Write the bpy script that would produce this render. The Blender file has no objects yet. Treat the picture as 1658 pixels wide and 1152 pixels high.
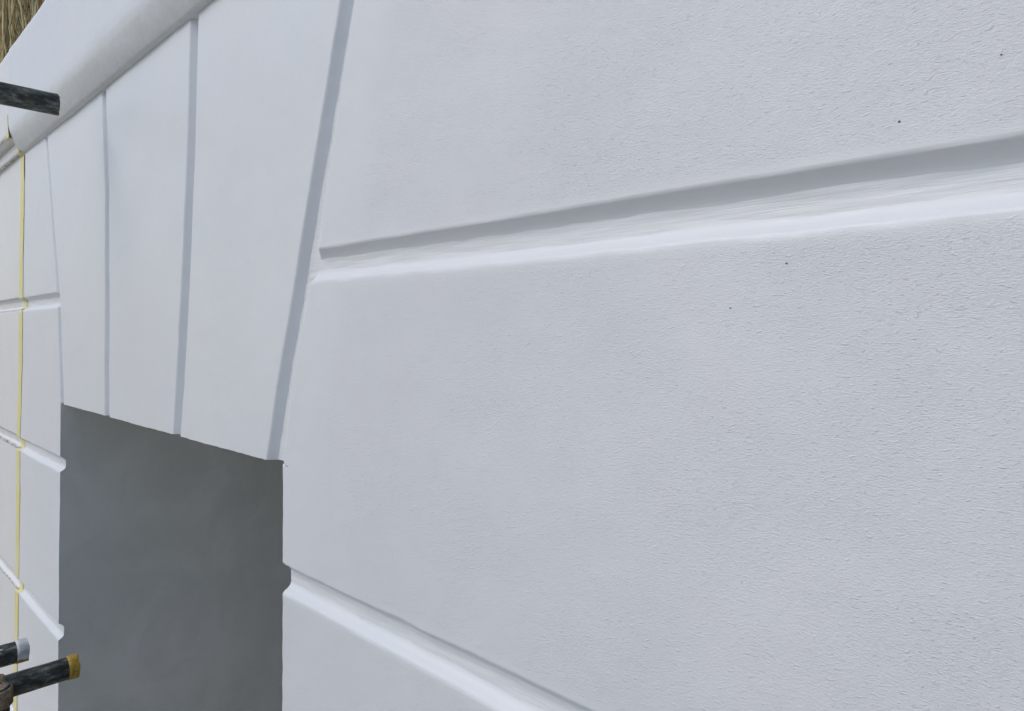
import bpy, math, random
from mathutils import Vector, noise
random.seed(7)
R = math.radians
scene = bpy.context.scene
C = scene.collection

# ------------------------------------------------------------------ camera
EYE = 2.75                      # eye height above the pavement
cam_d = bpy.data.cameras.new('camera')
cam = bpy.data.objects.new('camera', cam_d)
C.objects.link(cam)
cam.location = (0, -0.5, EYE)
cam.rotation_euler = (R(90), 0, R(90 - 46.118) )
cam_d.sensor_width = 36
cam_d.lens = 1105 / 1658 * 36
cam_d.shift_y = -36 / 1658
cam_d.clip_start = 0.01
cam_d.clip_end = 500
scene.camera = cam

# ------------------------------------------------------------------ sky and sun
SUN_EL, SUN_AZ = 48, 205        # azimuth of the sun, degrees clockwise from +Y
w = bpy.data.worlds.new('World')
scene.world = w
w.use_nodes = True
nt = w.node_tree
bg = nt.nodes['Background']
sky = nt.nodes.new('ShaderNodeTexSky')
sky.sky_type = 'NISHITA'
sky.sun_disc = False
sky.sun_elevation = R(SUN_EL)
sky.sun_rotation = R(SUN_AZ)
sky.air_density = 1.0
sky.dust_density = 2.5
sky.ozone_density = 1.0
nt.links.new(sky.outputs[0], bg.inputs[0])
bg.inputs[1].default_value = 0.135
sd = bpy.data.lights.new('sun', 'SUN')
sd.energy = 0.55
sd.angle = R(35)
sd.color = (1.0, 0.97, 0.93)
sun = bpy.data.objects.new('sun', sd)
C.objects.link(sun)
az, el = R(SUN_AZ), R(SUN_EL)
to_sun = Vector((math.sin(az) * math.cos(el), math.cos(az) * math.cos(el), math.sin(el)))
sun.rotation_euler = to_sun.to_track_quat('Z', 'Y').to_euler()
sun.location = (-3, -6, 8)
scene.view_settings.view_transform = 'Standard'
scene.view_settings.look = 'None'
scene.view_settings.gamma = 1
scene.view_settings.exposure = 0.07
scene.view_settings.use_curve_mapping = False
scene.cycles.max_bounces = 8
scene.cycles.diffuse_bounces = 5


# ------------------------------------------------------------------ helpers
def tag(o, label=None, cat=None, group=None, kind=None):
    if label: o['label'] = label
    if cat: o['category'] = cat
    if group: o['group'] = group
    if kind: o['kind'] = kind
    return o


def empty(name, loc, label, cat, group=None):
    o = bpy.data.objects.new(name, None)
    C.objects.link(o)
    o.location = loc
    o.empty_display_size = 0.1
    return tag(o, label, cat, group)


def mesh_obj(name, verts, faces, mat, parent=None, smooth=True, attrs=None, offset=True):
    me = bpy.data.meshes.new(name)
    me.from_pydata(verts, [], faces)
    me.materials.append(mat)
    if smooth:
        me.polygons.foreach_set('use_smooth', [True] * len(me.polygons))
    for k, vals in (attrs or {}).items():
        a = me.attributes.new(k, 'FLOAT', 'POINT')
        a.data.foreach_set('value', vals)
    me.update()
    o = bpy.data.objects.new(name, me)
    C.objects.link(o)
    if parent:
        o.parent = parent
        if offset: o.location = -parent.location
    return o


def grid_faces(nr, nc, base=0, flip=False):
    f = []
    for i in range(nr - 1):
        for j in range(nc - 1):
            a = base + i * nc + j
            q = (a, a + 1, a + nc + 1, a + nc)
            f.append(q[::-1] if flip else q)
    return f


def N(x, y, z=0.0):
    return noise.noise(Vector((x, y, z)))


def smax(a, b, r):
    if r <= 0: return max(a, b)
    h = max(r - abs(a - b), 0.0) / r
    return max(a, b) + h * h * r * 0.25


def lerp_pts(pts, z):
    """pts sorted by descending z: (x, z)"""
    if z >= pts[0][1]:
        (x0, z0), (x1, z1) = pts[0], pts[1]
    elif z <= pts[-1][1]:
        (x0, z0), (x1, z1) = pts[-2], pts[-1]
    else:
        for k in range(len(pts) - 1):
            if pts[k][1] >= z >= pts[k + 1][1]:
                (x0, z0), (x1, z1) = pts[k], pts[k + 1]
                break
    return x0 + (x1 - x0) * (z - z0) / (z1 - z0)


# ------------------------------------------------------------------ materials
class Nd:
    def __init__(s, name):
        s.m = bpy.data.materials.new(name)
        s.m.use_nodes = True
        s.t = s.m.node_tree
        s.b = s.t.nodes['Principled BSDF']

    def n(s, typ, **kw):
        x = s.t.nodes.new(typ)
        for k, v in kw.items(): setattr(x, k, v)
        return x

    def l(s, a, b): s.t.links.new(a, b)

    def coords(s, scale=(1, 1, 1), rot=(0, 0, 0)):
        c = s.n('ShaderNodeTexCoord')
        m = s.n('ShaderNodeMapping')
        m.inputs['Scale'].default_value = scale
        m.inputs['Rotation'].default_value = rot
        s.l(c.outputs['Object'], m.inputs['Vector'])
        return m.outputs[0]

    def noise(s, vec, scale, detail=3, rough=0.5, dist=0.0):
        x = s.n('ShaderNodeTexNoise')
        x.inputs['Scale'].default_value = scale
        x.inputs['Detail'].default_value = detail
        x.inputs['Roughness'].default_value = rough
        x.inputs['Distortion'].default_value = dist
        s.l(vec, x.inputs['Vector'])
        return x.outputs['Fac']

    def ramp(s, fac, stops):
        x = s.n('ShaderNodeValToRGB')
        e = x.color_ramp.elements
        while len(e) < len(stops): e.new(0.5)
        for k, (p, c) in enumerate(stops):
            e[k].position = p
            e[k].color = (c, c, c, 1) if isinstance(c, (int, float)) else (*c, 1)
        s.l(fac, x.inputs[0])
        return x.outputs[0]

    def mix(s, fac, a, b, blend='MIX'):
        x = s.n('ShaderNodeMix', data_type='RGBA', blend_type=blend)
        for sock, v in ((x.inputs[0], fac), (x.inputs[6], a), (x.inputs[7], b)):
            if hasattr(v, 'links'): s.l(v, sock)
            elif isinstance(v, (int, float)): sock.default_value = v
            else: sock.default_value = (*v, 1)
        return x.outputs[2]

    def math(s, op, a, b=0.0):
        x = s.n('ShaderNodeMath', operation=op)
        for sock, v in ((x.inputs[0], a), (x.inputs[1], b)):
            if hasattr(v, 'links'): s.l(v, sock)
            else: sock.default_value = v
        return x.outputs[0]

    def attr(s, name):
        x = s.n('ShaderNodeAttribute', attribute_name=name)
        return x.outputs['Fac']

    def bump(s, h, dist, prev=None, strength=1.0):
        x = s.n('ShaderNodeBump')
        x.inputs['Strength'].default_value = strength
        x.inputs['Distance'].default_value = dist
        s.l(h, x.inputs['Height'])
        if prev is not None: s.l(prev, x.inputs['Normal'])
        return x.outputs[0]


def wall_paint(name, col, col2, rough=0.5, ripple=1.0, dirty=0.0, grey=False):
    d = Nd(name)
    # broad, very faint tone drift of a hand painted coat
    v = d.coords((1, 1, 1))
    big = d.noise(v, 2.3, 3, 0.55)
    base = d.mix(d.ramp(big, [(0.35, 0.0), (0.65, 1.0)]), col, col2)
    # roller patches and thin spots in the coat
    mid = d.noise(d.coords((1, 1, 0.55)), 11.0, 4, 0.6)
    base = d.mix(d.math('MULTIPLY', d.ramp(mid, [(0.45, 0.0), (0.75, 1.0)]), 0.35), base, [c * 0.965 for c in col2])
    # specks of grit caught in the paint
    vo = d.n('ShaderNodeTexVoronoi')
    vo.inputs['Scale'].default_value = 34
    d.l(v, vo.inputs['Vector'])
    sp = d.ramp(vo.outputs['Distance'], [(0.018, 1.0), (0.034, 0.0)])
    pick = d.n('ShaderNodeSeparateColor')
    d.l(vo.outputs['Color'], pick.inputs[0])
    sp = d.math('MULTIPLY', sp, d.ramp(pick.outputs[0], [(0.86, 0.0), (0.88, 1.0)]))
    base = d.mix(d.math('MULTIPLY', sp, 0.3), base, (0.10, 0.10, 0.09))
    if grey:
        gm = d.noise(d.coords((1, 1, 0.8)), 5.5, 5, 0.65, 0.5)
        base = d.mix(d.ramp(gm, [(0.38, 0.0), (0.66, 1.0)]), base, [c * 0.90 for c in col2])
    dirt = d.attr('dirt')
    dn = d.noise(v, 45, 6, 0.7)
    dfac = d.math('MULTIPLY', dirt, d.ramp(dn, [(0.38, 0.15), (0.6, 1.0)]))
    base = d.mix(dfac, base, (0.12, 0.105, 0.085))
    if dirty:
        dd = d.noise(d.coords((1, 1, 0.35)), 9, 6, 0.7)
        base = d.mix(d.math('MULTIPLY', d.ramp(dd, [(0.5, 0.0), (0.8, 1.0)]), dirty), base, (0.33, 0.31, 0.26))
    d.l(base, d.b.inputs['Base Color'])
    rn = d.noise(v, 60, 3, 0.6)
    d.l(d.ramp(rn, [(0.3, rough - 0.08), (0.7, rough + 0.1)]), d.b.inputs['Roughness'])
    d.b.inputs['Specular IOR Level'].default_value = 0.6
    # relief: horizontally dragged ripples, stronger in patches, plus roller stipple
    tex = d.attr('tex')
    rip = d.noise(d.coords((330, 330, 900), (0, R(6), 0)), 1.0, 4.0, 0.7, 0.25)
    rip = d.ramp(rip, [(0.40, 0.0), (0.68, 1.0)])
    patch = d.noise(d.coords((1, 1, 1.4)), 6.5, 3, 0.6)
    patch = d.ramp(patch, [(0.30, 0.62), (0.70, 1.0)])
    h1 = d.math('MULTIPLY', d.math('MULTIPLY', rip, patch), tex)
    b = d.bump(h1, 0.00030 * ripple, None, 1.0)
    st = d.noise(d.coords((1, 1, 1.4)), 760, 3, 0.7)
    h2 = d.math('MULTIPLY', st, tex)
    b = d.bump(h2, 0.00018 * ripple, b, 1.0)
    fl = d.ramp(d.noise(d.coords((210, 210, 520), (0, R(-7), 0)), 1.0, 2.0, 0.5, 0.4), [(0.60, 0.0), (0.70, 1.0)])
    b = d.bump(d.math('MULTIPLY', d.math('MULTIPLY', fl, patch), tex), 0.00034 * ripple, b, 1.0)
    # brush drag along the channels and soft hand-trowelled unevenness everywhere
    drag = d.noise(d.coords((14, 60, 380)), 1.0, 4, 0.6, 0.8)
    b = d.bump(d.math('MULTIPLY', drag, d.attr('drag')), 0.0007, b, 1.0)
    soft = d.noise(v, 22, 3, 0.5)
    b = d.bump(soft, 0.0007, b, 1.0)
    d.l(b, d.b.inputs['Normal'])
    return d.m


M_white = wall_paint('white_masonry_paint', (0.715, 0.768, 0.815), (0.745, 0.778, 0.825), 0.45, 0.85)
M_chan = wall_paint('white_channel_paint', (0.755, 0.795, 0.845), (0.765, 0.795, 0.83), 0.42, 0.5)
M_old = wall_paint('old_cream_paint', (0.755, 0.79, 0.82), (0.765, 0.785, 0.79), 0.45, 0.8, 0.09)
M_grey = wall_paint('grey_reveal_paint', (0.80, 0.81, 0.83), (0.72, 0.745, 0.735), 0.6, 1.0, grey=True)


def tube_mat(name, end_y, mode):
    """weathered scaffold tube; mode: 'plain', 'splash' (white paint near the end)"""
    d = Nd(name)
    v = d.coords((1, 0.35, 1))
    n1 = d.noise(v, 75, 7, 0.75)
    base = d.ramp(n1, [(0.34, (0.010, 0.013, 0.013)), (0.48, (0.035, 0.045, 0.044)), (0.56, (0.10, 0.118, 0.11)), (0.68, (0.27, 0.29, 0.27))])
    n2 = d.noise(d.coords((1, 0.5, 1)), 45, 4, 0.7)
    base = d.mix(d.math('MULTIPLY', d.ramp(n2, [(0.55, 0.0), (0.68, 1.0)]), 0.6), base, (0.085, 0.065, 0.04))
    if mode == 'splash':
        n3 = d.noise(v, 38, 3, 0.6)
        base = d.mix(d.ramp(n3, [(0.60, 0.0), (0.625, 1.0)]), base, (0.72, 0.74, 0.78))
    d.l(base, d.b.inputs['Base Color'])
    d.b.inputs['Metallic'].default_value = 0.25
    d.l(d.ramp(n1, [(0.3, 0.75), (0.7, 0.45)]), d.b.inputs['Roughness'])
    b = d.bump(n1, 0.0018)
    d.l(b, d.b.inputs['Normal'])
    return d.m


def mottled(name, stops, scale, rough=0.6, bump=0.001, stretch=(1, 1, 1), metallic=0.0):
    d = Nd(name)
    v = d.coords(stretch)
    n1 = d.noise(v, scale, 6, 0.68, 0.4)
    d.l(d.ramp(n1, stops), d.b.inputs['Base Color'])
    d.b.inputs['Roughness'].default_value = rough
    d.b.inputs['Metallic'].default_value = metallic
    d.l(d.bump(n1, bump), d.b.inputs['Normal'])
    return d.m


M_tube = tube_mat('weathered_tube', 0, 'plain')
M_splash = tube_mat('paint_splashed_tube', 0, 'splash')
M_cap = mottled('amber_band', [(0.3, (0.09, 0.055, 0.012)), (0.48, (0.36, 0.23, 0.02)), (0.66, (0.48, 0.33, 0.05)), (0.8, (0.6, 0.55, 0.4))], 70, 0.5)
M_capw = mottled('white_over_amber', [(0.3, (0.55, 0.57, 0.6)), (0.6, (0.74, 0.76, 0.8)), (0.8, (0.8, 0.8, 0.82))], 60, 0.5, 0.002)
d = Nd('white_over_amber_band')
_n = d.noise(d.coords(), 60, 5, 0.7)
_sp = d.n('ShaderNodeSeparateXYZ')
d.l(d.coords(), _sp.inputs[0])
_h = d.math('ADD', d.math('SUBTRACT', _sp.outputs[2], EYE - 0.739 - 0.013), d.math('MULTIPLY', d.math('SUBTRACT', _n, 0.5), 0.02))
_top = d.ramp(_n, [(0.3, (0.36, 0.38, 0.39)), (0.55, (0.62, 0.65, 0.67)), (0.75, (0.8, 0.81, 0.82))])
d.l(d.mix(d.ramp(d.math('MULTIPLY', _h, 300.0), [(0.0, 0.0), (0.6, 1.0)]), (0.30, 0.19, 0.03), _top), d.b.inputs['Base Color'])
d.b.inputs['Roughness'].default_value = 0.5
d.l(d.bump(_n, 0.002), d.b.inputs['Normal'])
M_capw = d.m
M_rust = mottled('rusty_fitting', [(0.3, (0.04, 0.032, 0.022)), (0.48, (0.20, 0.15, 0.10)), (0.65, (0.36, 0.30, 0.22)), (0.85, (0.3, 0.17, 0.08))], 80, 0.7, 0.002)
M_tape = None
M_pave = mottled('paving_concrete', [(0.3, (0.33, 0.31, 0.25)), (0.7, (0.46, 0.44, 0.365))], 12, 0.85, 0.003)
M_roof = mottled('coping_render', [(0.3, (0.45, 0.45, 0.44)), (0.7, (0.62, 0.62, 0.62))], 20, 0.7, 0.002)

# ------------------------------------------------------------------ dimensions read off the wall (z relative to eye)
JAMB_R = [(-0.958, -0.19), (-0.957, -0.60), (-0.957, -2.75)]
JAMB_L = [(-2.229, -0.20), (-2.232, -0.35), (-2.250, -0.82), (-2.262, -1.30), (-2.27, -2.75)]
LINTEL = -0.197
CORN = 0.588
D = 0.0135                     # channel depth
J0L = [(-2.414, 0.585), (-2.333, 0.34), (-2.270, 0.122), (-2.240, -0.10), (-2.229, -0.20)]
J0R = [(-2.384, 0.59), (-2.305, 0.337), (-2.238, 0.121), (-2.205, -0.10), (-2.193, -0.20)]
J1L = [(-1.858, 0.585), (-1.829, 0.353), (-1.8275, 0.06), (-1.831, -0.20)]
J1R = [(-1.822, 0.585), (-1.799, 0.349), (-1.790, 0.06), (-1.7935, -0.20)]
J2L = [(-1.309, 0.585), (-1.329, 0.278), (-1.359, 0.047), (-1.3965, -0.20)]
J2R = [(-1.272, 0.585), (-1.291, 0.272), (-1.317, 0.046), (-1.359, -0.20)]
J3L = [(-0.757, 0.585), (-0.8003, 0.447), (-0.851, 0.292), (-0.9085, 0.121), (-0.958, -0.028), (-1.012, -0.20)]
J3R = [(-0.722, 0.585), (-0.766, 0.436), (-0.810, 0.2835), (-0.857, 0.1166), (-0.876, 0.0743), (-0.917, -0.027), (-0.9575, -0.19)]
YEL = [(-2.688, 0.64), (-2.692, 0.584), (-2.710, 0.284), (-2.7375, -0.123), (-2.756, -0.329), (-2.7655, -0.536), (-2.784, -0.871), (-2.813, -1.234), (-2.90, -2.75)]
# channels: (bottom arris of the upper block, top arris of the lower block)
CH = [(0.1175, 0.0755), (-0.346, -0.3885), (-0.8175, -0.865), (-1.288, -1.333), (-1.758, -1.803), (-2.228, -2.273)]


def wob(x, z, s):
    """hand-worked arris: slow drift and little knocks, metres"""
    return 0.0014 * N(x * 3.1, z * 3.1, s) + 0.0012 * N(x * 17, z * 17, s + 5) + 0.0008 * N(x * 70, z * 70, s + 9)


def face_y(x, z):
    return 0.0020 * N(x * 1.7, z * 1.7, 3.3) + 0.0012 * N(x * 6, z * 6, 8.1) + 0.0004 * N(x * 25, z * 25, 1.2)


def spaced(a, b, fine, coarse, ledge, redge):
    """positions from a to b, dense near the edges"""
    out = [a]
    p = a
    while p < b - 1e-6:
        dl = (p - a) if ledge else 9
        dr = (b - p) if redge else 9
        d = min(dl, dr)
        step = fine if d < 0.022 else min(coarse, fine + (d - 0.022) * 0.25)
        p = min(p + step, b)
        if b - p < fine * 0.5: p = b
        out.append(p)
    return out


def hollow(s, w=0.022, p=4.2):
    """lower side of a channel: steep at the lip, sweeping up into the bed"""
    if s > 0: return -s * 1.4
    u = min(1.0, -s / w)
    return (D + 0.0004) * (1 - (1 - u) ** p)


def block(name, parent, z0, z1, L, Rr, lt, rt, bt, tt, mat=None, fine=0.0022, coarse=0.008, ripple=1.0, dirt_edges=False, zoff=0.0, w=0.012):
    """rusticated block standing proud of the channels. L, Rr: point lists of the side arrises;
    lt, rt, bt, tt: 'ch' chamfered, 'cut' square, 'flat' runs on. 'mix' = chamfered above the lintel, square below"""
    mat = mat or M_white
    wx = 0.012
    ext = 0.002
    zb = z0 - ((w + ext) if bt == 'ch' else 0)
    zt = z1 + ((0.021 + ext) if tt == 'ch' else 0)
    zs = spaced(zb, zt, fine, coarse, bt == 'ch', tt == 'ch')
    mixed = 'mix' in (lt, rt)
    if mixed:
        zs = sorted(set(zs + [LINTEL + 0.0006, LINTEL - 0.0006]))
    # column parameters from the mean width
    zm = (z0 + z1) / 2
    xl, xr = lerp_pts(L, zm), lerp_pts(Rr, zm)
    lw = (wx + ext) if lt in ('ch', 'mix') else 0
    rw = (wx + ext) if rt in ('ch', 'mix') else 0
    # columns: absolute offsets from left in [0, A], then interior share, then right
    A = 0.03 if lw else 0.0
    B = 0.03 if rw else 0.0
    la = [k * A / 14 for k in range(15)] if A else [0.0]
    ra = [k * B / 14 for k in range(15)] if B else [0.0]
    span = (xr - xl)
    ni = max(4, int(span / 0.008)) if span < 1.2 else max(4, int(span / 0.010))
    verts, tex, drag, dirt = [], [], [], []
    for z in zs:
        ch_l = lt == 'ch' or (lt == 'mix' and z > LINTEL)
        ch_r = rt == 'ch' or (rt == 'mix' and z > LINTEL)
        XL, XR = lerp_pts(L, z), lerp_pts(Rr, z)
        fl = XL - ((wx + ext) if ch_l else 0)
        fr = XR + ((wx + ext) if ch_r else 0)
        xs = [fl + q for q in la]
        xs += [fl + A + (fr - B - fl - A) * k / ni for k in range(1, ni)]
        xs += [fr - B + q for q in ra] if B else [fr]
        for x in xs:
            dep = 0.0
            near = 9.0
            if bt == 'ch':
                s = (z - z0) + wob(x, z0, 2.0)
                dep = smax(dep, hollow(s + 0.0007 * N(x * 9, z * 90, 11), 0.0145, 1.7), 0.0008)
                near = min(near, s)
                sb = s
            if tt == 'ch':
                s = (z1 - z) + wob(x, z1, 4.0)
                dep = smax(dep, hollow(s), 0.003)
                near = min(near, s)
            if ch_l:
                s = (x - XL) + wob(XL, z, 6.0)
                dep = smax(dep, -s / wx * D, 0.003)
                near = min(near, s)
            if ch_r:
                s = (XR - x) + wob(XR, z, 7.0)
                dep = smax(dep, -s / wx * D, 0.0018)
                near = min(near, s)
            dep = min(dep, D + 0.002)
            if tt == 'ch' and z > z1 + 0.016: dep += (z - z1 - 0.016) * 0.25
            jx = jz = 0.0
            if lt in ('cut', 'mix') and not ch_l and x == xs[0]: jx = -0.0022 * abs(N(z * 22, 4, 2)) - 0.0008 * abs(N(z * 90, 4, 3))
            if rt in ('cut', 'mix') and not ch_r and x == xs[-1]: jx = 0.003 * abs(N(z * 22, 9, 2)) + 0.001 * abs(N(z * 90, 9, 3))
            if bt == 'cut' and z == zs[0]: jz = 0.0022 * N(x * 6, 1, 7) + 0.0011 * N(x * 60, 2, 7) - 0.0006
            verts.append((x + jx, dep + face_y(x, z) + zoff, z + EYE + jz))
            t = max(0.0, min(1.0, (near - 0.0005) / 0.012))
            if lt in ('ch', 'mix'): t *= max(0.35, min(1.0, (x - XL) / 0.12))
            tex.append(t * ripple)
            drag.append(0.6 if near < 0 and (bt == 'ch' and sb < 0 or tt == 'ch' and z > z1) else 0.0)
            dirt.append((1.0 if -0.002 < (z1 - z) < 0.004 and tt == 'ch' else (0.5 if bt == 'ch' and -0.003 < z - z0 < 0.0015 else 0.0)) if dirt_edges else 0.0)
    nr = len(zs)
    nc = len(verts) // nr
    faces = grid_faces(nr, nc)
    # square returns on the cut sides
    def skirt(ids, pts=None):
        first = len(verts)
        for i in ids:
            verts.append(verts[i]); tex.append(0); drag.append(0); dirt.append(0)
        base = len(verts)
        for i in ids:
            x, y, z = verts[i]
            if pts: verts.append((lerp_pts(pts, z - EYE), y + 0.0025, z))
            else: verts.append((x, 0.045, z))
            tex.append(0); drag.append(0); dirt.append(0)
        for k in range(len(ids) - 1):
            faces.append((first + k, base + k, base + k + 1, first + k + 1))
    if bt == 'cut': skirt([j for j in range(nc)])
    low = [i for i in range(nr) if 'mix' not in (lt, rt) or zs[i] < LINTEL]
    if lt in ('cut', 'mix'): skirt([i * nc for i in low][::-1], L)
    if rt in ('cut', 'mix'): skirt([i * nc + nc - 1 for i in low], Rr)
    return mesh_obj(name, verts, faces, mat, parent, True, {'tex': tex, 'drag': drag, 'dirt': dirt})


def course_depth(x, z):
    """front surface of a jamb made of stacked blocks, y at height z"""
    dep = 0.0
    for (zu, zl) in CH:
        if zl - 0.02 < z < zu + 0.02:
            s1 = (zu - z) - wob(x, zu, 2.0)     # >0 inside the channel
            s2 = (z - zl) - wob(x, zl, 4.0)
            du = hollow((z - zu) + wob(x, zu, 2.0), 0.0145, 1.7)
            dl = hollow((zl - z) + wob(x, zl, 4.0))
            d1 = smax(0, du, 0.0008)
            d2 = smax(0, dl, 0.003)
            dep = max(dep, min(d1, d2, D))
    return dep + face_y(x, z)


# ------------------------------------------------------------------ ground
mesh_obj('ground', [(-60, -60, 0), (60, -60, 0), (60, 60, 0), (-60, 60, 0)], [(0, 1, 2, 3)], M_pave, None, False)
tag(bpy.data.objects['ground'], kind='structure')

# ------------------------------------------------------------------ the white facade
facade = empty('rusticated_facade', (-0.9, 0, 0), 'freshly painted white rusticated stucco facade with flat arch over a dark grey doorway recess', 'building')
XR_END = 2.4
RIGHT = [(XR_END, 1.0), (XR_END, -3.0)]


def backing(name, parent, pieces, mat, dx=0.0, y=D, dirt=0.0):
    verts, faces, tex, drag, dirt_a = [], [], [], [], []
    for (za, zb, Lp, Rp, nz, nx) in pieces:
        base = len(verts)
        for i in range(nz + 1):
            z = za + (zb - za) * i / nz
            a, b = lerp_pts(Lp, z), lerp_pts(Rp, z)
            for j in range(nx + 1):
                x = a + (b - a) * j / nx
                verts.append((x, y + face_y(x, z) + 0.0007 * N(x * 9, z * 30, 2) + 0.0009 * N(x * 16, z * 130, 4) + 0.0004 * N(x * 50, z * 260, 5), z + EYE))
                tex.append(0.12); drag.append(1.0)
                dirt_a.append(dirt)
        faces += grid_faces(nz + 1, nx + 1, base)
    return mesh_obj(name, verts, faces, mat, parent, True, {'tex': tex, 'drag': drag, 'dirt': dirt_a})


backing('channel_bed', facade, [
    (CH[0][0] + 0.025, CORN + 0.03, YEL, RIGHT, 30, 420),
    (CH[0][1] - 0.03, CH[0][0] + 0.025, YEL, RIGHT, 44, 800),
    (LINTEL, CH[0][1] - 0.03, YEL, RIGHT, 16, 420),
    (-2.75, LINTEL, YEL, JAMB_L, 240, 40),
    (CH[1][0] + 0.025, LINTEL, JAMB_R, RIGHT, 14, 260),
    (CH[1][1] - 0.03, CH[1][0] + 0.025, JAMB_R, RIGHT, 44, 600),
    (-2.75, CH[1][1] - 0.03, JAMB_R, RIGHT, 200, 260)], M_chan)

# three voussoirs of the flat arch
block('voussoir', facade, LINTEL, CORN, J0R, J1L, 'ch', 'ch', 'cut', 'flat', ripple=0.3)
block('voussoir', facade, LINTEL, CORN, J1R, J2L, 'ch', 'ch', 'cut', 'flat', ripple=0.3)
block('voussoir', facade, LINTEL, CORN, J2R, J3L, 'ch', 'ch', 'cut', 'flat', ripple=0.35)
# courses right and left of the opening
top = CORN
for k, (zu, zl) in enumerate(CH):
    z0 = zu
    tt = 'flat' if k == 0 else 'ch'
    if k == 0:
        block('stone_block', facade, z0, top, J3R, RIGHT, 'ch', 'flat', 'ch', 'flat')
        block('stone_block', facade, z0, top, YEL, J0L, 'flat', 'ch', 'ch', 'flat', ripple=0.4)
    elif k == 1:
        Lm = J3R[3:6] + [(-0.9575, LINTEL + 0.0006), (-0.958, LINTEL - 0.0006)] + JAMB_R[1:]
        block('stone_block', facade, z0, top, Lm, RIGHT, 'mix', 'flat', 'ch', 'ch')
        Rm = J0L[2:4] + [(-2.2295, LINTEL + 0.0006), (-2.229, LINTEL - 0.0006)] + JAMB_L[1:]
        block('stone_block', facade, z0, top, YEL, Rm, 'flat', 'mix', 'ch', 'ch', ripple=0.4)
    else:
        block('stone_block', facade, z0, top, JAMB_R, RIGHT, 'cut', 'flat', 'ch', 'ch', coarse=0.012)
        block('stone_block', facade, z0, top, YEL, JAMB_L, 'flat', 'cut', 'ch', 'ch', ripple=0.4)
    top = zl
block('stone_block', facade, -2.75, top, JAMB_R, RIGHT, 'cut', 'flat', 'flat', 'ch', coarse=0.03, fine=0.004)
block('stone_block', facade, -2.75, top, YEL, JAMB_L, 'flat', 'cut', 'flat', 'ch', coarse=0.03, fine=0.004)

# deep reveals of the opening, painted grey; their front edge follows the block profile
DEEP = 1.05


def reveal(pts, sgn, name):
    zs = []
    z = -2.75
    while z < LINTEL - 1e-5:
        near = any(zl - 0.02 < z < zu + 0.02 for zu, zl in CH)
        zs.append(z)
        z += 0.0015 if near else 0.008
    zs.append(LINTEL - 0.0005)
    ys = [0.0, 0.01, 0.03, 0.08, 0.16, 0.28, 0.42, 0.58, 0.74, 0.9, DEEP]
    verts, tex, z0 = [], [], []
    for z in zs:
        x = lerp_pts(pts, z)
        f = course_depth(x, z) + 0.0006 + 0.0008 * abs(N(z * 40, 3, 1))
        for q, y in enumerate(ys):
            yy = f + (DEEP - f) * y / DEEP
            verts.append((x + sgn * (0.0008 + 0.001 * N(z * 5, yy * 5, 4) * (1 if q else 0)), yy, z + EYE))
            tex.append(0.5)
    n = len(verts)
    return mesh_obj(name, verts, grid_faces(len(zs), len(ys), 0, sgn > 0), M_grey, facade, True,
                    {'tex': tex, 'drag': [0.0] * n, 'dirt': [0.0] * n})


tag(reveal(JAMB_L, 1, 'reveal'), 'dark grey painted door reveal')
reveal(JAMB_R, -1, 'reveal')
z_ = LINTEL - 0.0004 + EYE
mesh_obj('soffit', [(-2.23, 0.046, z_), (-0.957, 0.046, z_), (-0.957, DEEP, z_), (-2.23, DEEP, z_)], [(0, 1, 2, 3)], M_grey, facade, False,
         {'tex': [0.5] * 4, 'drag': [0.0] * 4, 'dirt': [0.0] * 4})


def box(verts, faces, x0, x1, y0, y1, z0, z1):
    b = len(verts)
    verts += [(x0, y0, z0), (x1, y0, z0), (x1, y1, z0), (x0, y1, z0), (x0, y0, z1), (x1, y0, z1), (x1, y1, z1), (x0, y1, z1)]
    faces += [tuple(b + q for q in f) for f in ((0, 3, 2, 1), (4, 5, 6, 7), (0, 1, 5, 4), (1, 2, 6, 5), (2, 3, 7, 6), (3, 0, 4, 7))]


M_door = mottled('dark_door_paint', [(0.3, (0.03, 0.032, 0.032)), (0.7, (0.05, 0.052, 0.052))], 15, 0.45, 0.0006)
v, f = [], []
box(v, f, -2.3, -0.93, DEEP, DEEP + 0.05, 0.0, LINTEL + EYE + 0.02)
for xa, xb in ((-2.12, -1.66), (-1.52, -1.06)):
    for za, zb in ((0.25, 0.95), (1.15, 2.3)):
        box(v, f, xa, xb, DEEP - 0.02, DEEP + 0.01, za, zb)
mesh_obj('door', v, f, M_door, facade, False)

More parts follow.
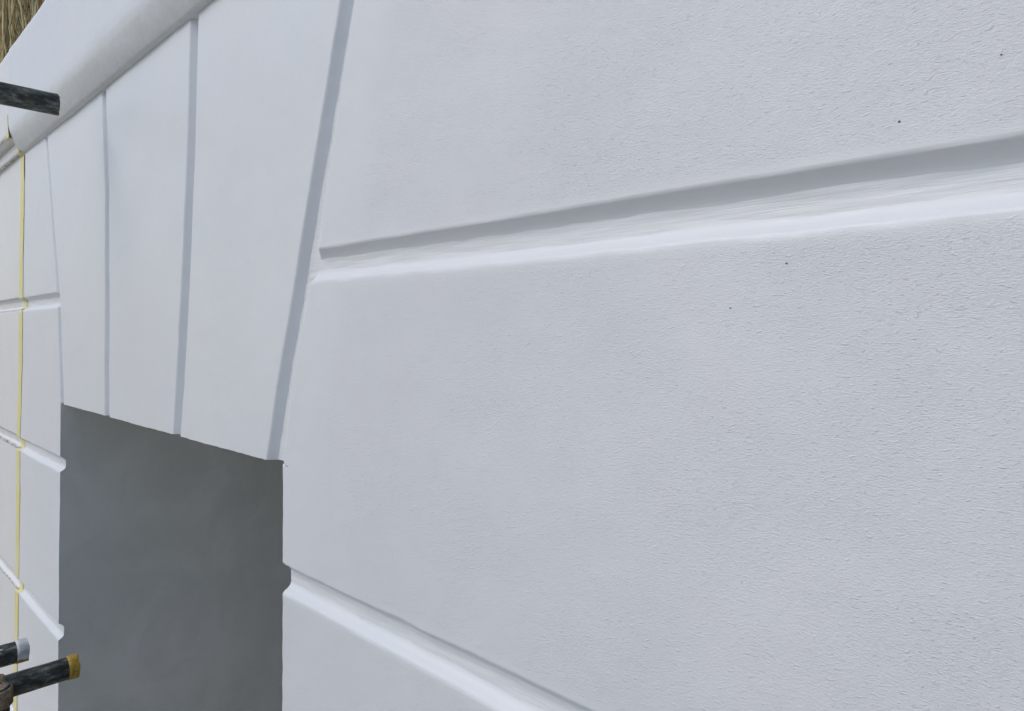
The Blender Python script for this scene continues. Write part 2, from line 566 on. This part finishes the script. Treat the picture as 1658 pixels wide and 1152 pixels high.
# ------------------------------------------------------------------ cornice: profile swept along the wall
def sweep(name, parent, prof, x_of, xend, step, mat, noise_amp=1.0, dirt_i=(), drag=0.3, left=True):
    """prof: list of (y, z); x_of(z) gives the boundary x; runs to xend"""
    n = max(2, int(abs(xend - x_of(0.6)) / step))
    verts, dirt = [], []
    for i in range(n + 1):
        t = i / n
        for k, (y, z) in enumerate(prof):
            xa = x_of(z)
            x = xa + (xend - xa) * t
            a = noise_amp
            dy = a * (0.0022 * N(x * 2.3, z * 4, 1.5) + 0.0014 * N(x * 11, z * 14, 2.5) + 0.0005 * N(x * 45, z * 45, 6))
            dz = a * (0.0016 * N(x * 5, k * 0.2, 7.5) + 0.0013 * N(x * 26, k * 0.35, 3.5))
            verts.append((x, y + dy, z + dz + EYE))
            dirt.append(1.0 if k in dirt_i else (0.10 if name == 'cornice' and noise_amp < 1 and 2 < k < 13 else 0.0))
    m = len(prof)
    faces = grid_faces(n + 1, m, 0, xend < x_of(0.6))
    faces = [q[::-1] for q in faces]
    # close the ends
    faces.append(tuple(range(m)))
    faces.append(tuple(range(n * m, n * m + m))[::-1])
    N_ = len(verts)
    return mesh_obj(name, verts, faces, mat, parent, True, {'tex': [0.35] * N_, 'drag': [drag] * N_, 'dirt': dirt})


P = 0.042
prof = [(0.03, CORN - 0.004), (0.006, CORN - 0.004), (-0.003, CORN - 0.004), (-0.009, CORN - 0.0035)]
for k in range(1, 15):                       # swelling, over-painted ovolo under the fascia
    a = k / 14 * math.pi / 2
    t_ = k / 14
    prof.append((-0.010 - (P - 0.010) * (1 - (1 - t_) ** 1.6), CORN - 0.003 + 0.074 * t_))
for k in range(1, 26):
    prof.append((-P - 0.001, CORN + 0.073 + (0.905 - CORN - 0.073) * k / 26))
prof += [(-P + 0.000, 0.9065), (-P + 0.003, 0.910), (-P + 0.008, 0.912), (0.05, 0.914), (0.30, 0.915)]
yx = lambda z: lerp_pts(YEL, z)
sweep('cornice', facade, prof, lambda z: lerp_pts(YEL, min(z, 0.64)) + 0.012, XR_END, 0.011, M_white, 0.75)
# wall top / coping behind
v, f = [], []
box(v, f, -2.68, XR_END - 0.01, 0.30, 2.2, 0.4 + EYE, 0.912 + EYE)
mesh_obj('coping', v, f, M_roof, facade, False)
v, f = [], []
box(v, f, 2.398, 2.41, 0.02, 2.2, 0.0, 0.911 + EYE)
mesh_obj('end_wall', v, f, M_roof, facade, False)

# tiny knocks and grit holes on the two big blocks right of the arch
M_pit = mottled('exposed_render', [(0.3, (0.03, 0.03, 0.028)), (0.7, (0.10, 0.09, 0.08))], 400, 0.9, 0.0003)
pits = [p for p in [(-0.1275, 0.1395, 1.6), (-0.2015, 0.0515, 1.5), (-0.2285, 0.164, 1.0), (-0.1555, 0.1565, 0.9), (-0.1080, 0.0005, 0.8),
        (-0.0725, 0.168, 1.1), (-0.245, 0.020, 1.2), (-0.1035, 0.0185, 0.9), (-0.4255, 0.206, 0.8), (-0.2775, -0.0235, 0.7)] if p[2] > 1.05 or p[0] > -0.1]
for (x, z, s) in pits:
    vv = []
    n = 9
    for ring, rr, yy in ((0, 1.0, -0.00035), (1, 0.6, -0.0006)):
        for q in range(n):
            a = q / n * 2 * math.pi
            r_ = s * 0.00042 * rr * (0.7 + 0.6 * random.random())
            vv.append((x + r_ * math.cos(a) * 1.4, face_y(x, z) + yy, z + EYE + r_ * math.sin(a)))
    vv.append((x, face_y(x, z) - 0.0007, z + EYE))
    ff = [(q, (q + 1) % n, n + (q + 1) % n, n + q) for q in range(n)] + [(n + q, n + (q + 1) % n, 2 * n) for q in range(n)]
    mesh_obj('grit_speck', vv, ff, M_pit, facade, True)

# ------------------------------------------------------------------ the neighbour's older, creamier wall
neigh = empty('neighbouring_facade', (-3.5, 0, 0), 'older cream-white rusticated facade with dirty channels left of the yellow tape', 'building')
XL_END = -7.0
LEFT = [(XL_END, 1.0), (XL_END, -3.0)]
YELN = [(x - 0.003, z) for x, z in YEL]
backing('channel_bed', neigh, [(-2.75, CORN + 0.05, LEFT, YELN, 240, 200)], M_old, y=D + 0.001, dirt=0.12)
top = CORN
for k, (zu, zl) in enumerate(CH):
    block('stone_block', neigh, zu + 0.002, top, LEFT, YELN, 'flat', 'flat', 'ch', 'flat' if k == 0 else 'ch', mat=M_old, fine=0.003, coarse=0.02, ripple=0.4, dirt_edges=True, zoff=0.0015)
    top = zl + 0.0045
block('stone_block', neigh, -2.75, top, LEFT, YELN, 'flat', 'flat', 'flat', 'ch', mat=M_old, fine=0.004, coarse=0.05, ripple=0.4, dirt_edges=True, zoff=0.0015)
# its cornice keeps the crisp section: fillet, flat soffit, fascia
pn = [(0.03, 0.586), (0.004, 0.586), (-0.004, 0.5865), (-0.012, 0.588), (-0.0135, 0.592), (-0.014, 0.600), (-0.0142, 0.612), (-0.0135, 0.6215), (-0.010, 0.626), (-0.012, 0.6275),
      (-0.020, 0.6285), (-0.034, 0.6285), (-0.0395, 0.629), (-0.041, 0.632)]
pn += [(-0.0415, 0.632 + (0.903 - 0.632) * k / 16) for k in range(1, 17)] + [(-0.040, 0.906), (-0.035, 0.908), (0.05, 0.910), (0.3, 0.912)]
sweep('cornice', neigh, pn, lambda z: lerp_pts(YEL, min(z, 0.64)) + 0.0095, XL_END, 0.013, M_old, 1.0, dirt_i=(2, 13), drag=0.2)
v, f = [], []
box(v, f, XL_END, -2.70, 0.30, 2.2, 0.4 + EYE, 0.908 + EYE)
mesh_obj('coping', v, f, M_roof, neigh, False)

# ------------------------------------------------------------------ yellow masking tape on the party line
d = Nd('yellow_tape')
tn = d.noise(d.coords((4, 4, 1)), 9, 5, 0.7)
tf = d.noise(d.coords((6, 6, 0.7)), 40, 4, 0.7)
col = d.mix(d.ramp(tn, [(0.38, 0.0), (0.62, 1.0)]), (0.80, 0.73, 0.22), (0.80, 0.78, 0.54))
col = d.mix(d.math('MULTIPLY', d.ramp(tf, [(0.5, 0.0), (0.75, 1.0)]), 0.35), col, (0.50, 0.45, 0.14))
d.l(col, d.b.inputs['Base Color'])
d.b.inputs['Roughness'].default_value = 0.5
d.l(d.bump(tf, 0.0006), d.b.inputs['Normal'])
M_tape = d.m
verts = []
zs = []
z = -2.7
while z < CORN - 0.006:
    zs.append(z)
    z += 0.002 if any(zl - 0.03 < z < zu + 0.03 for zu, zl in CH) else 0.007
path = [(course_depth(lerp_pts(YEL, z), z) - 0.0012, z) for z in zs]
path += [(0.000, 0.5845), (-0.006, 0.584), (-0.014, 0.585), (-0.0155, 0.590), (-0.0165, 0.605), (-0.017, 0.618), (-0.019, 0.6255),
         (-0.030, 0.6262), (-0.0425, 0.6265), (-0.0435, 0.632), (-0.0445, 0.65), (-0.0445, 0.67), (-0.0445, 0.69), (-0.0445, 0.705)]
for i, (y, z) in enumerate(path):
    xc = lerp_pts(YEL, min(z, 0.64)) + 0.002
    hw = 0.026 + 0.004 * N(z * 14, 1, 3) + 0.002 * N(z * 60, 2, 3)
    if z > CORN: hw *= 0.75
    if z > 0.63: hw *= max(0.25, 1 - (z - 0.63) / 0.10)
    if 0.48 < z <= CORN - 0.006: hw *= 1.0 + (z - 0.48) * 1.5
    for k in range(5):
        t = k / 4 * 2 - 1
        lift = 0.0015 * max(0, t) ** 2 if 0.50 < z < 0.583 else 0.0
        verts.append((xc + t * hw + 0.0015 * N(z * 30, t, 8), y - lift + 0.0003 * N(z * 50, t * 2, 1), z + EYE))
tape = mesh_obj('masking_tape', verts, grid_faces(len(path), 5), M_tape, None, True)
tape.name = 'masking_tape'
tag(tape, 'long vertical strip of yellowed masking tape on the party line between the two facades', 'masking tape')

# ------------------------------------------------------------------ scaffold
def tube_mesh(p0, p1, r, n=28, segs=24, rag=0.0, wall=0.004, lump=0.0004, seed=0.0):
    p0, p1 = Vector(p0), Vector(p1)
    ax = (p1 - p0).normalized()
    u = ax.orthogonal().normalized()
    w_ = ax.cross(u)
    L = (p1 - p0).length
    verts, faces = [], []
    for i in range(segs + 1):
        t = i / segs
        t = 1 - (1 - t) ** 1.8
        for q in range(n):
            a = q / n * 2 * math.pi
            e = rag * N(math.cos(a) * 2, math.sin(a) * 2, seed) if i == segs else 0
            rr = r + lump * N(math.cos(a) * 2 + seed, math.sin(a) * 2, t * L * 25)
            verts.append(tuple(p0 + ax * (t * L + e) + (u * math.cos(a) + w_ * math.sin(a)) * rr))
    faces += [(i * n + q, i * n + (q + 1) % n, (i + 1) * n + (q + 1) % n, (i + 1) * n + q) for i in range(segs) for q in range(n)]
    # inner bore at the far end
    b = len(verts)
    for dep in (0.0, 0.06):
        for q in range(n):
            a = q / n * 2 * math.pi
            e = rag * N(math.cos(a) * 2, math.sin(a) * 2, seed) if dep == 0 else 0
            verts.append(tuple(p0 + ax * (L + e - dep) + (u * math.cos(a) + w_ * math.sin(a)) * (r - wall)))
    last = segs * n
    faces += [(last + q, last + (q + 1) % n, b + (q + 1) % n, b + q) for q in range(n)]
    faces += [(b + q, b + (q + 1) % n, b + n + (q + 1) % n, b + n + q) for q in range(n)]
    faces.append(tuple(b + n + q for q in range(n))[::-1])
    faces.append(tuple(range(n))[::-1])
    return verts, faces


def scaffold_tube(p0, p1, label, mat=M_tube, cap=None, capmat=None, rag=0.0, seed=0.0, group='scaffold tubes beside the wall'):
    e = empty('scaffold_tube', p0, label, 'scaffold tube', group)
    v, f = tube_mesh(p0, p1, 0.02415, rag=rag, seed=seed)
    mesh_obj('tube', v, f, mat, e)
    if cap:
        ax = (Vector(p1) - Vector(p0)).normalized()
        a = Vector(p1) - ax * cap
        b = Vector(p1) + ax * 0.002
        v, f = tube_mesh(a, b, 0.0262, segs=5, wall=0.006, lump=0.0012, rag=0.002, seed=seed + 3)
        mesh_obj('end_band', v, f, capmat, e)
    return e


scaffold_tube((-1.85, -1.25, EYE + 0.529), (-1.85, -0.091, EYE + 0.529), 'bare dark scaffold tube pointing at the wall just below the cornice', M_tube, rag=0.004, seed=1.7)
scaffold_tube((-1.797, -1.25, EYE - 0.760), (-1.797, -0.067, EYE - 0.760), 'dark scaffold tube with amber band on its end in front of the doorway recess', M_tube, 0.018, M_cap, seed=4.2)
t3 = scaffold_tube((-1.922, -1.25, EYE - 0.739), (-1.922, -0.138, EYE - 0.739), 'scaffold tube splashed with white paint, its tip whitened, above the amber-banded tube', M_splash, 0.0205, M_capw, rag=0.004, seed=7.9)
# uprights and ledgers that carry them
scaffold_tube((-1.731, -0.226, 0.012), (-1.731, -0.226, EYE - 0.726), 'upright scaffold tube under the clamp at the lower left corner', M_tube, seed=2.2)


def clamp(loc, label):
    e = empty('scaffold_clamp', loc, label, 'scaffold clamp')
    x, y, z = loc
    # band round the tube (axis along y) with a flattened lug and bolt
    verts, faces = [], []
    n = 24
    for i, yy in enumerate((-0.026, -0.022, 0.022, 0.026)):
        for q in range(n):
            a = q / n * 2 * math.pi
            r_ = 0.030 if i in (1, 2) else 0.0275
            r_ += 0.0012 * N(math.cos(a) * 2, math.sin(a) * 2, yy * 30)
            verts.append((x + math.cos(a) * r_, y + yy, z + math.sin(a) * r_))
    faces += [(i * n + q, i * n + (q + 1) % n, (i + 1) * n + (q + 1) % n, (i + 1) * n + q) for i in range(3) for q in range(n)]
    b = len(verts)
    for yy in (-0.026, 0.026):
        for q in range(n):
            a = q / n * 2 * math.pi
            verts.append((x + math.cos(a) * 0.0243, y + yy, z + math.sin(a) * 0.0243))
    faces += [(q, (q + 1) % n, b + (q + 1) % n, b + q) for q in range(n)]
    faces += [(3 * n + q, 3 * n + (q + 1) % n, b + n + (q + 1) % n, b + n + q) for q in range(n)]
    mesh_obj('band', verts, faces, M_rust, e)
    # second half round the upright
    verts, faces = [], []
    ux, uy = -1.731, -0.226
    for i, zz in enumerate((-0.010, -0.007, 0.023, 0.027)):
        for q in range(n):
            a = q / n * 2 * math.pi
            r_ = 0.030 if i in (1, 2) else 0.027
            verts.append((ux + math.cos(a) * r_, uy + math.sin(a) * r_, z + 0.004 + zz + 0.001 * N(math.cos(a), math.sin(a), 3)))
    faces += [(i * n + q, i * n + (q + 1) % n, (i + 1) * n + (q + 1) % n, (i + 1) * n + q) for i in range(3) for q in range(n)]
    faces.append(tuple(range(3 * n, 4 * n)))
    faces.append(tuple(range(n))[::-1])
    mesh_obj('collar', verts, faces, M_rust, e)
    v, f = tube_mesh((ux - 0.01, uy - 0.036, z), (ux + 0.05, uy - 0.036, z), 0.006, n=6, segs=2, wall=0.003, lump=0)
    mesh_obj('bolt', v, f, M_rust, e, False)
    return e


clamp((-1.797, -0.226, EYE - 0.760), 'rusty scaffold clamp joining the banded tube to the upright in the lower left corner')
scaffold_tube((-3.2, -1.1, EYE - 0.810), (-0.6, -1.1, EYE - 0.810), 'horizontal ledger tube below the two lower cross tubes')
scaffold_tube((-3.2, -1.1, EYE + 0.480), (-0.6, -1.1, EYE + 0.480), 'horizontal ledger tube below the upper cross tube')
for x in (-1.3, -2.6):
    scaffold_tube((x, -1.15, 0.0), (x, -1.15, EYE + 1.2), ('outer upright scaffold tube nearer the camera' if x > -2 else 'outer upright scaffold tube farther from the camera'))
v, f = [], []
box(v, f, -1.80, -1.66, -0.30, -0.155, 0.0, 0.006)
bp = mesh_obj('base_plate', v, f, M_rust, bpy.data.objects['scaffold_tube.003'], False)

# ------------------------------------------------------------------ dry shrubs on the bank above the wall
M_stem = mottled('dry_stem', [(0.3, (0.20, 0.15, 0.075)), (0.5, (0.60, 0.49, 0.26)), (0.7, (0.80, 0.71, 0.45))], 30, 0.8, 0.002, (1, 1, 0.2))
M_stem2 = mottled('grey_green_stem', [(0.3, (0.12, 0.13, 0.08)), (0.6, (0.42, 0.43, 0.29)), (0.8, (0.62, 0.62, 0.48))], 30, 0.8, 0.002, (1, 1, 0.2))
M_leaf = mottled('dull_leaf', [(0.3, (0.05, 0.06, 0.03)), (0.6, (0.12, 0.13, 0.06)), (0.8, (0.30, 0.27, 0.16))], 8, 0.7, 0.0)
M_bank = mottled('earth_bank', [(0.3, (0.05, 0.045, 0.03)), (0.7, (0.16, 0.135, 0.085))], 9, 0.95, 0.01)
v = []
nb, mb = 90, 40
for i in range(mb + 1):
    for j in range(nb + 1):
        x = -34 + 36 * j / nb
        t = i / mb
        v.append((x, 1.95 + 1.2 * t + 0.25 * N(x, t * 4, 1), EYE + 0.75 + 8.5 * t + 0.2 * N(x * 1.3, t * 5, 6)))
bank = mesh_obj('bank', v, grid_faces(mb + 1, nb + 1), M_bank, None)
tag(bank, kind='structure')


def stem(p, q, r0, r1, bend, n=6, segs=7):
    p, q = Vector(p), Vector(q)
    vs, fs = [], []
    ax = (q - p).normalized()
    u = ax.orthogonal().normalized()
    w_ = ax.cross(u)
    sd_ = random.random() * 50
    for i in range(segs + 1):
        t = i / segs
        c = p.lerp(q, t) + Vector((N(t * 2.5, sd_), N(t * 2.5, sd_, 5), 0)) * bend * math.sin(math.pi * min(1, t + .15))
        r_ = r0 + (r1 - r0) * t
        for k in range(n):
            a = k / n * 2 * math.pi
            vs.append(tuple(c + (u * math.cos(a) + w_ * math.sin(a)) * r_))
    fs = [(i * n + k, i * n + (k + 1) % n, (i + 1) * n + (k + 1) % n, (i + 1) * n + k) for i in range(segs) for k in range(n)]
    return vs, fs


shrub = empty('bare_shrub', (-6.0, 1.9, EYE + 0.9), 'dense tangle of dry brown and olive stems above the far end of the wall top', 'shrub')
for k in range(110):
    x = -10.5 + 7.2 * random.random()
    y = 1.0 + 0.8 * random.random()
    lean = random.gauss(0, 0.15)
    if k % 3 == 0: lean += random.choice((0.9, 1.6, 2.2, -1.0))
    v, f = stem((x, y, EYE + 0.88), (x + lean, y + random.uniform(-.2, .25), EYE + 4.2 + random.random()), random.uniform(.014, .036), random.uniform(.008, .018), 0.2)
    mesh_obj('stem', v, f, M_stem if k % 3 else M_stem2, shrub)


def many(count, mat, name, rr, ylo, yhi, spread):
    V, F = [], []
    for k in range(count):
        x = -13.5 + 10.5 * random.random()
        y = random.uniform(ylo, yhi)
        lean = random.gauss(0, spread)
        z0 = EYE + 0.8 + random.random() * 3.4
        h = random.uniform(0.5, 2.0)
        vv, ff = stem((x, y, z0), (x + lean * h, y + random.gauss(0, .1), z0 + h), random.uniform(*rr), rr[0] * 0.5, 0.15, 4, 5)
        b = len(V)
        V += vv
        F += [tuple(b + q for q in t) for t in ff]
    tag(mesh_obj(name, V, F, mat, shrub), kind='stuff')


many(2600, M_stem2, 'twigs', (0.004, 0.014), 1.1, 2.1, 0.25)
many(2000, M_stem, 'twigs', (0.004, 0.014), 1.0, 2.1, 0.3)
V, F = [], []
for k in range(9000):
    x = -13.5 + 10.5 * random.random()
    c = Vector((x, random.uniform(1.15, 2.2), EYE + 0.85 + 4.2 * random.random()))
    if N(c.x * 2.2, c.y * 2, c.z * 2.2) < -0.05: continue
    s = random.uniform(0.012, 0.035)
    a = Vector((random.gauss(0, 1), random.gauss(0, 1), random.gauss(0, 1))).normalized()
    b_ = a.orthogonal().normalized()
    i = len(V)
    V += [tuple(c - a * s), tuple(c + b_ * s * .4), tuple(c + a * s), tuple(c - b_ * s * .4)]
    F.append((i, i + 1, i + 2, i + 3))
tag(mesh_obj('leaves', V, F, M_leaf, shrub, False), kind='stuff')

# ------------------------------------------------------------------ unseen boards under the viewpoint, added to cut light bounced up from below
M_board = mottled('weathered_board', [(0.3, (0.06, 0.05, 0.04)), (0.6, (0.15, 0.13, 0.10)), (0.8, (0.24, 0.21, 0.17))], 14, 0.85, 0.003, (0.15, 1, 1))
platform = empty('added_platform', (0, -0.8, EYE - 1.6), 'unseen platform of weathered scaffold boards, added under the viewpoint to dim light from below', 'platform')
for k in range(4):
    v, f = [], []
    y0 = -1.25 + k * 0.235
    box(v, f, -1.3 + 0.05 * random.random(), 2.6, y0, y0 + 0.225, EYE - 1.62, EYE - 1.58 + 0.002 * (k % 3))
    mesh_obj('board', v, f, M_board, platform, False)
